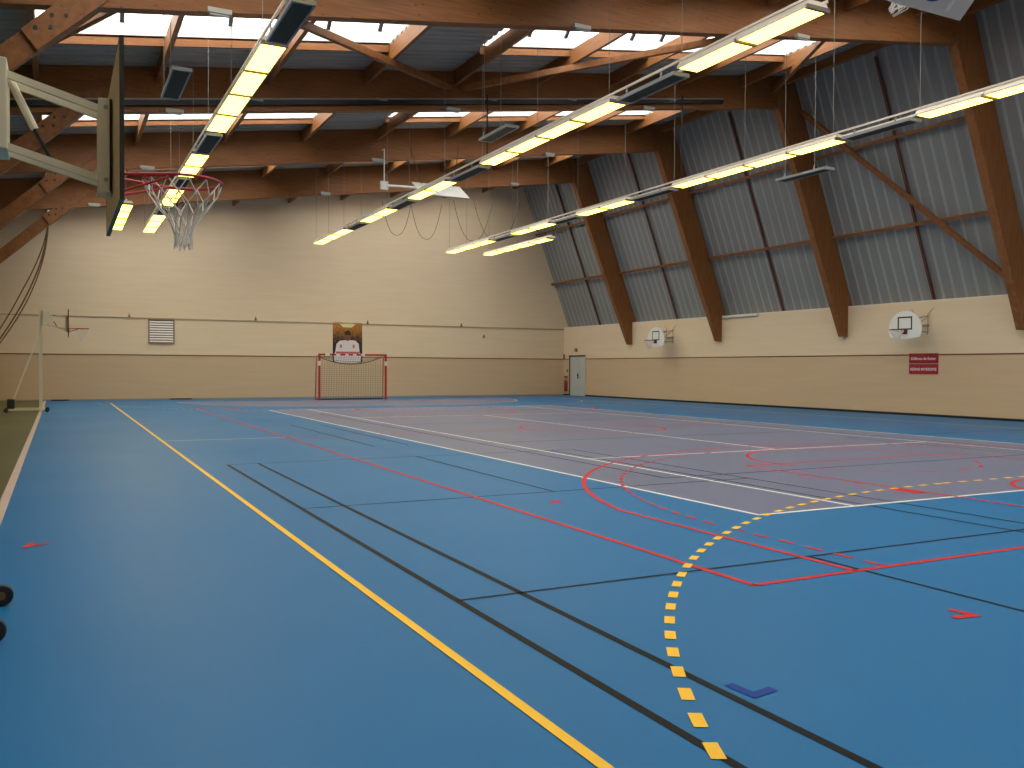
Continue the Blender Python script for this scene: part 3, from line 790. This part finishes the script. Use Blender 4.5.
# ------------------------------------------------------------------ handball goal
t = thing('handball_goal', 'red and white handball goal with grey net at the far wall', 'goal', (11.80, 38.80, 0))
def striped(parent, a, b, s, name, n, w0):
    a = Vector(a); b = Vector(b)
    MB().bar(a, b, s, s, up=(0, 1, 0)).build(name, REDM, parent, bevel=.005)
    L = (b-a).length; d = (b-a)/L
    mb = MB()
    for q0, q1 in w0: mb.bar(a+d*q0, a+d*q1, s+.006, s+.006, up=(0, 1, 0))
    return mb.build('white_band', mat('white_goal_band', srgb(222, 214, 208), .4), parent)
for s in (-1, 1):
    striped(t, (s*1.54, 0, 0), (s*1.54, 0, 2.04), .08, 'goal_post', 5, [(1.55, 1.75)])
striped(t, (-1.58, 0, 2.04), (1.58, 0, 2.04), .08, 'crossbar', 7, [(.30, .50), (.78, .98), (1.20, 1.36), (1.56, 1.72), (1.94, 2.12)])
mb = MB()
for s in (-1, 1):
    mb.tube([(s*1.54, .04, 2.02), (s*1.57, .42, 1.95), (s*1.58, .55, .03)], .018, 6); mb.tube([(s*1.54, .04, .03), (s*1.58, .55, .03)], .018, 6)
mb.build('net_frame', REDM, t)
MB().tube([(-1.58, .55, .03), (1.58, .55, .03)], .03, 6).build('base_bar', mat('dark_base_bar', srgb(60, 50, 40), .6), t)
mb = MB(); st_ = .11; 
nx = int(3.0/st_)
for i in range(nx+1):
    x = -1.5+i*3.0/nx; sag = .22*(1-(x/1.5)**2)
    mb.tube([(x, .04, 2.0), (x, .25, 1.93-sag), (x*1.02, .42, 1.80-sag), (x*1.04, .53, .05)], .0075, 3)
for j in range(18):
    z_ = .08+j*1.5/17
    mb.tube([(-1.55, .06, z_), (-1.56, .53-.06*z_, z_), (1.56, .53-.06*z_, z_), (1.55, .06, z_)], .0055, 3)
for j in range(5):
    y = .07+j*.085
    mb.tube([(x, y, 1.98-.25*(1-(x/1.5)**2)*min(1, y/.25)) for x in [-1.5+k*.3 for k in range(11)]], .0055, 3)
mb.build('net', NETD, t)
mb = MB(); mb.tube([(-1.5+k*.25, .43, 1.62+.34*((-1.5+k*.25)/1.5)**2) for k in range(13)], .016, 6); mb.build('net_cord', mat('dark_net_cord', srgb(64, 56, 44), .8), t)

# poster
t = thing('poster', 'tall poster of a white-shirted player on the far wall above the goal', 'poster', (12.55, YW-.012, 0))
def flat(pts, w): return MB().prism(pts, 'y', -w, -w+.0035)
pm = bpy.data.materials.new('printed_arena_backdrop'); pm.use_nodes = True; nt = pm.node_tree; L = nt.links.new; b = nt.nodes['Principled BSDF']; b.inputs['Roughness'].default_value = .5
tc = nt.nodes.new('ShaderNodeTexCoord'); sp = nt.nodes.new('ShaderNodeSeparateXYZ'); L(tc.outputs['Object'], sp.inputs[0])
mr = nt.nodes.new('ShaderNodeMapRange'); mr.inputs[1].default_value = 1.6; mr.inputs[2].default_value = 3.65; L(sp.outputs[2], mr.inputs[0])
rp = nt.nodes.new('ShaderNodeValToRGB'); e = rp.color_ramp.elements; e[0].color = srgb(30, 24, 22); e[1].color = srgb(196, 128, 44); e[0].position = .55; e[1].position = 1.0
nz = nt.nodes.new('ShaderNodeTexNoise'); nz.inputs['Scale'].default_value = 7; L(tc.outputs['Object'], nz.inputs['Vector'])
ad = nt.nodes.new('ShaderNodeMath'); ad.operation = 'MULTIPLY_ADD'; ad.inputs[1].default_value = .5; L(nz.outputs[0], ad.inputs[0]); sb = nt.nodes.new('ShaderNodeMath'); sb.operation = 'SUBTRACT'; sb.inputs[1].default_value = .25; L(mr.outputs[0], sb.inputs[0]); L(sb.outputs[0], ad.inputs[2])
L(ad.outputs[0], rp.inputs[0]); L(rp.outputs[0], b.inputs['Base Color'])
MB().box(-.735, .735, -.004, .008, 1.72, 3.66).build('sheet', pm, t)
flat([(-.4, 3.58), (-.2, 3.42), (.2, 3.42), (.4, 3.58), (.25, 3.64), (-.25, 3.64)], .009).build('printed_light', mat('poster_cream', srgb(236, 224, 170), .5), t)
flat([(-.62, 2.2), (-.56, 2.6), (-.40, 2.76), (-.15, 2.80), (.15, 2.80), (.40, 2.78), (.56, 2.62), (.60, 2.2), (.70, 2.1), (.66, 1.75), (.3, 1.70), (-.3, 1.70), (-.66, 1.75), (-.70, 2.1)], .009).build('printed_shirt', mat('poster_white', srgb(226, 214, 212), .5), t)
flat([(.16*math.cos(a)*1.0, 2.98+.22*math.sin(a)) for a in [2*math.pi*k/16 for k in range(16)]], .013).build('printed_head', mat('poster_skin', srgb(120, 78, 58), .5), t)
flat([(-.16, 3.05), (.16, 3.05), (.14, 3.22), (0, 3.28), (-.14, 3.22)], .017).build('printed_hair', mat('poster_dark', srgb(50, 36, 30), .5), t)
mb = MB()
for x in (-.34, .30): mb.prism([(x-.05, 2.42), (x+.05, 2.42), (x+.05, 2.58), (x-.05, 2.58)], 'y', -.013, -.0095)
mb.prism([(-.6, 2.14), (.6, 2.14), (.58, 2.24), (-.58, 2.24)], 'y', -.013, -.0095)
mb.build('printed_crest', mat('poster_red', srgb(196, 96, 100), .5), t)

# louvre vent
t = thing('louvre_vent', 'square grey louvre vent on the far wall', 'vent', (4.05, YW, 0))
mb = MB(); z0_, z1_ = 2.49, 3.57
mb.box(-.54, -.49, -.06, 0, z0_, z1_); mb.box(.49, .54, -.06, 0, z0_, z1_); mb.box(-.49, .49, -.06, 0, z0_, z0_+.05); mb.box(-.49, .49, -.06, 0, z1_-.05, z1_)
LV = mat('pale_louvre_metal', srgb(226, 214, 204), .45); mb.build('frame', mat('taupe_vent_frame', srgb(140, 122, 104), .5), t)
MB().box(-.49, .49, -.012, 0, z0_+.05, z1_-.05).build('backing', mat('dark_duct', srgb(80, 64, 52), .7), t)
mb = MB()
for i in range(9):
    z_ = z0_+.065+i*.108; mb.add([(x, y, zz_) for x in (-.49, .49) for y, zz_ in ((-.056, z_), (-.050, z_), (-.030, z_+.068), (-.036, z_+.068))], [(0, 1, 2, 3), (7, 6, 5, 4), (0, 4, 5, 1), (1, 5, 6, 2), (2, 6, 7, 3), (3, 7, 4, 0)])
mb.build('slats', LV, t)
# small hooks along the conduit
for x, z_, q in ((2.73, 3.66, 'left of the louvre vent'), (8.15, 3.68, 'between the vent and the poster'), (13.55, 3.66, 'just right of the poster'), (18.6, 3.66, 'right part of the far wall'), (19.9, 3.1, 'below the conduit at right')):
    o = MB().prism([(-.05, 0), (.05, 0), (.05, .06), (.02, .08), (.02, .16), (-.02, .16), (-.02, .08), (-.05, .06)], 'y', -.08, 0).build('wall_hook', mat('bronze_fitting', srgb(120, 96, 66), .5))
    o.location = (x, YW, z_-.04); tag(o, 'small bronze hook on the far wall, %s' % q, 'hook', 'hooks on the far wall')

# door in the right wall, at the far corner
d = bpy.data.objects.new('door_1', None); C.objects.link(d); d['kind'] = 'structure'; d.location = (XR, 0, 0)
MB().box(-.05, 0, 39.93, 39.99, 0, 2.16).build('door_frame', DOORM, d)
MB().box(-.05, 0, 41.44, 41.54, 0, 2.16).build('door_frame', mat('dark_door_frame', srgb(70, 62, 52), .5), d)
MB().box(-.07, 0, 39.93, 41.54, 2.10, 2.18).build('door_head', mat('dark_door_frame', srgb(70, 62, 52), .5), d)
l1 = MB().box(-.035, 0, 40.56, 41.44, .01, 2.10).build('door_leaf', DOORM, d, bevel=.004)
l2 = MB().box(-.035, 0, 39.99, 40.54, .01, 2.10).build('door_leaf', DOORM, d, bevel=.004)
MB().box(-.06, -.035, 40.60, 40.68, .92, 1.20).build('door_lock', BLACK, l1)
MB().tube([(-.08, 40.62, 1.0), (-.08, 40.30, 1.0)], .018, 8).build('door_handle', GREYP, l2)

# extinguisher, lamp over door, switches
t = thing('fire_extinguisher', 'red fire extinguisher in the far right corner', 'fire extinguisher', (24.70, 41.80, 0))
mb = MB(); prof = [(.20, .03), (.22, .085), (.72, .085), (.79, .06), (.83, .025), (.86, .025)]
n = 16; vs = []; fs = []
for z_, r in prof: vs += [(r*math.cos(2*math.pi*k/n), r*math.sin(2*math.pi*k/n), z_) for k in range(n)]
for i in range(len(prof)-1): fs += [(i*n+k, i*n+(k+1) % n, (i+1)*n+(k+1) % n, (i+1)*n+k) for k in range(n)]
fs += [tuple(range(n))[::-1], tuple((len(prof)-1)*n+k for k in range(n))]
mb.add(vs, fs); mb.build('cylinder', REDM, t, smooth=True)
MB().tube([(0, 0, .86), (0, -.02, .93), (-.06, -.06, .9)], .014, 6).build('lever', BLACK, t)
MB().tube([(0, 0, .87), (-.09, -.03, .84), (-.11, -.03, .6), (-.10, -.03, .35)], .012, 6).build('hose', BLACK, t)
MB().box(-.085, .10, -.03, .03, .95, 1.05).build('sign_plate', REDM, t)
MB().box(.075, .10, -.03, .03, .25, .95).build('wall_bracket', GREYP, t)
o = MB().disc((40.86, 2.46), .11, 'x', (XR-.08, XR), 20).build('bulkhead_lamp', mat('amber_lamp_glass', srgb(150, 126, 84), .4)); tag(o, 'round bulkhead lamp above the far door', 'lamp')
o = MB().box(XR-.05, XR, 41.72, 41.80, 1.28, 1.40).build('light_switch', mat('brown_switch', srgb(96, 68, 44), .5), bevel=.006); tag(o, 'small brown switch between the door and the extinguisher', 'switch')
o = MB().box(XR-.05, XR, 42.08, 42.17, 1.95, 2.25).build('alarm_box', mat('dark_red_alarm', srgb(120, 40, 34), .5), bevel=.006); tag(o, 'small dark red alarm box in the far right corner', 'alarm')
o = MB().box(XR-.04, XR, 15.86, 15.98, 1.35, 1.62).build('wall_socket', WHITEP, bevel=.006); tag(o, 'white socket plate on the right wall at the picture edge', 'socket')

# sign
t = thing('warning_sign', 'dark red two-panel sign with white lettering under the near wall basket', 'sign', (XR, 19.345, 0))
SR = mat('maroon_sign_face', srgb(150, 22, 36), .45); SW = mat('white_sign_lettering', srgb(236, 214, 216), .5)
for z0_, z1_, txt, sz in ((1.70, 2.02, 'Défense de fumer', .128), (1.35, 1.675, 'RÉSINE INTERDITE', .118)):
    p = MB().box(-.018, 0, -.535, .535, z0_, z1_).build('panel', SR, t)
    c = bpy.data.curves.new('lettering', 'FONT'); c.body = txt; c.size = sz; c.align_x = 'CENTER'; c.align_y = 'CENTER'; c.extrude = .001; c.offset = .002
    c.materials.append(SW)
    tmp = bpy.data.objects.new('lettering_outline', c); C.objects.link(tmp)
    bpy.context.view_layer.update()
    me = bpy.data.meshes.new_from_object(tmp.evaluated_get(bpy.context.evaluated_depsgraph_get()))
    bpy.data.objects.remove(tmp)
    o = bpy.data.objects.new('lettering', me); C.objects.link(o); o.parent = p
    o.location = (-.020, 0, (z0_+z1_)/2-.01); o.rotation_euler = (math.radians(90), 0, math.radians(-90))

# ropes at left and hanging loops on the far wall
for i, (dx, sg) in enumerate(((0, .0), (-.18, .12), (.05, -.10))):
    pts = []
    for k in range(25):
        s = k/24; x = -.38-.06*i*0+dx*s - 2.2*s**1.0*(1)
        x = -.36 + dx*min(1, 2*s) - 2.3*s**1.7; z_ = 6.92-5.5*s+sg*math.sin(math.pi*s)
        pts.append((x, 38.0+.1*i, z_))
    o = MB().tube(pts, .022 if i else .028, 6).build('climbing_rope', ROPE); tag(o, ['thickest brown rope sweeping down at the left picture edge', 'leftmost thin brown rope sweeping down at the left picture edge', 'rightmost thin brown rope sweeping down at the left picture edge'][i], 'rope', 'ropes pulled aside at left')
tag(MB().tube([(-.36, 38.1, 6.98), (-.36, 38.1, 7.75)], .05, 8).build('rope_fixing', WHITEP), 'white tube holding the ropes beside the farthest strut', 'bracket')
def loop(x0, x1, zt_, zbm, y, label):
    pts = [(x0+(x1-x0)*k/24, y, zbm+(zt_-zbm)*abs(2*k/24-1)**2.4) for k in range(25)]
    tag(MB().tube(pts, .014, 5).build('hanging_cable', mat('taupe_cable', srgb(118, 98, 76), .8)), label, 'cable', 'cable loops before the far wall')
loop(13.55, 15.0, 9.3, 7.75, 40.0, 'first slack cable loop from the left, below the far rafter')
loop(15.0, 16.6, 9.4, 7.68, 40.06, 'second slack cable loop from the left, below the far rafter')
loop(17.2, 19.3, 9.7, 7.75, 40.0, 'third slack cable loop from the left, below the far rafter')
loop(18.3, 20.9, 9.9, 7.85, 40.1, 'rightmost slack cable loop, below the far rafter')

# dark mats lying at the foot of the far wall
for x0, x1, q in ((-.32, .35, 'beside the far practice basket'), (4.4, 5.3, 'below the louvre vent')):
    o = MB().box(x0, x1, YW-.30, YW-.03, 0, .05).build('rubber_pad', BLACK, bevel=.015); tag(o, 'low black pad at the foot of the far wall, %s' % q, 'pad', 'black pads by the far wall')
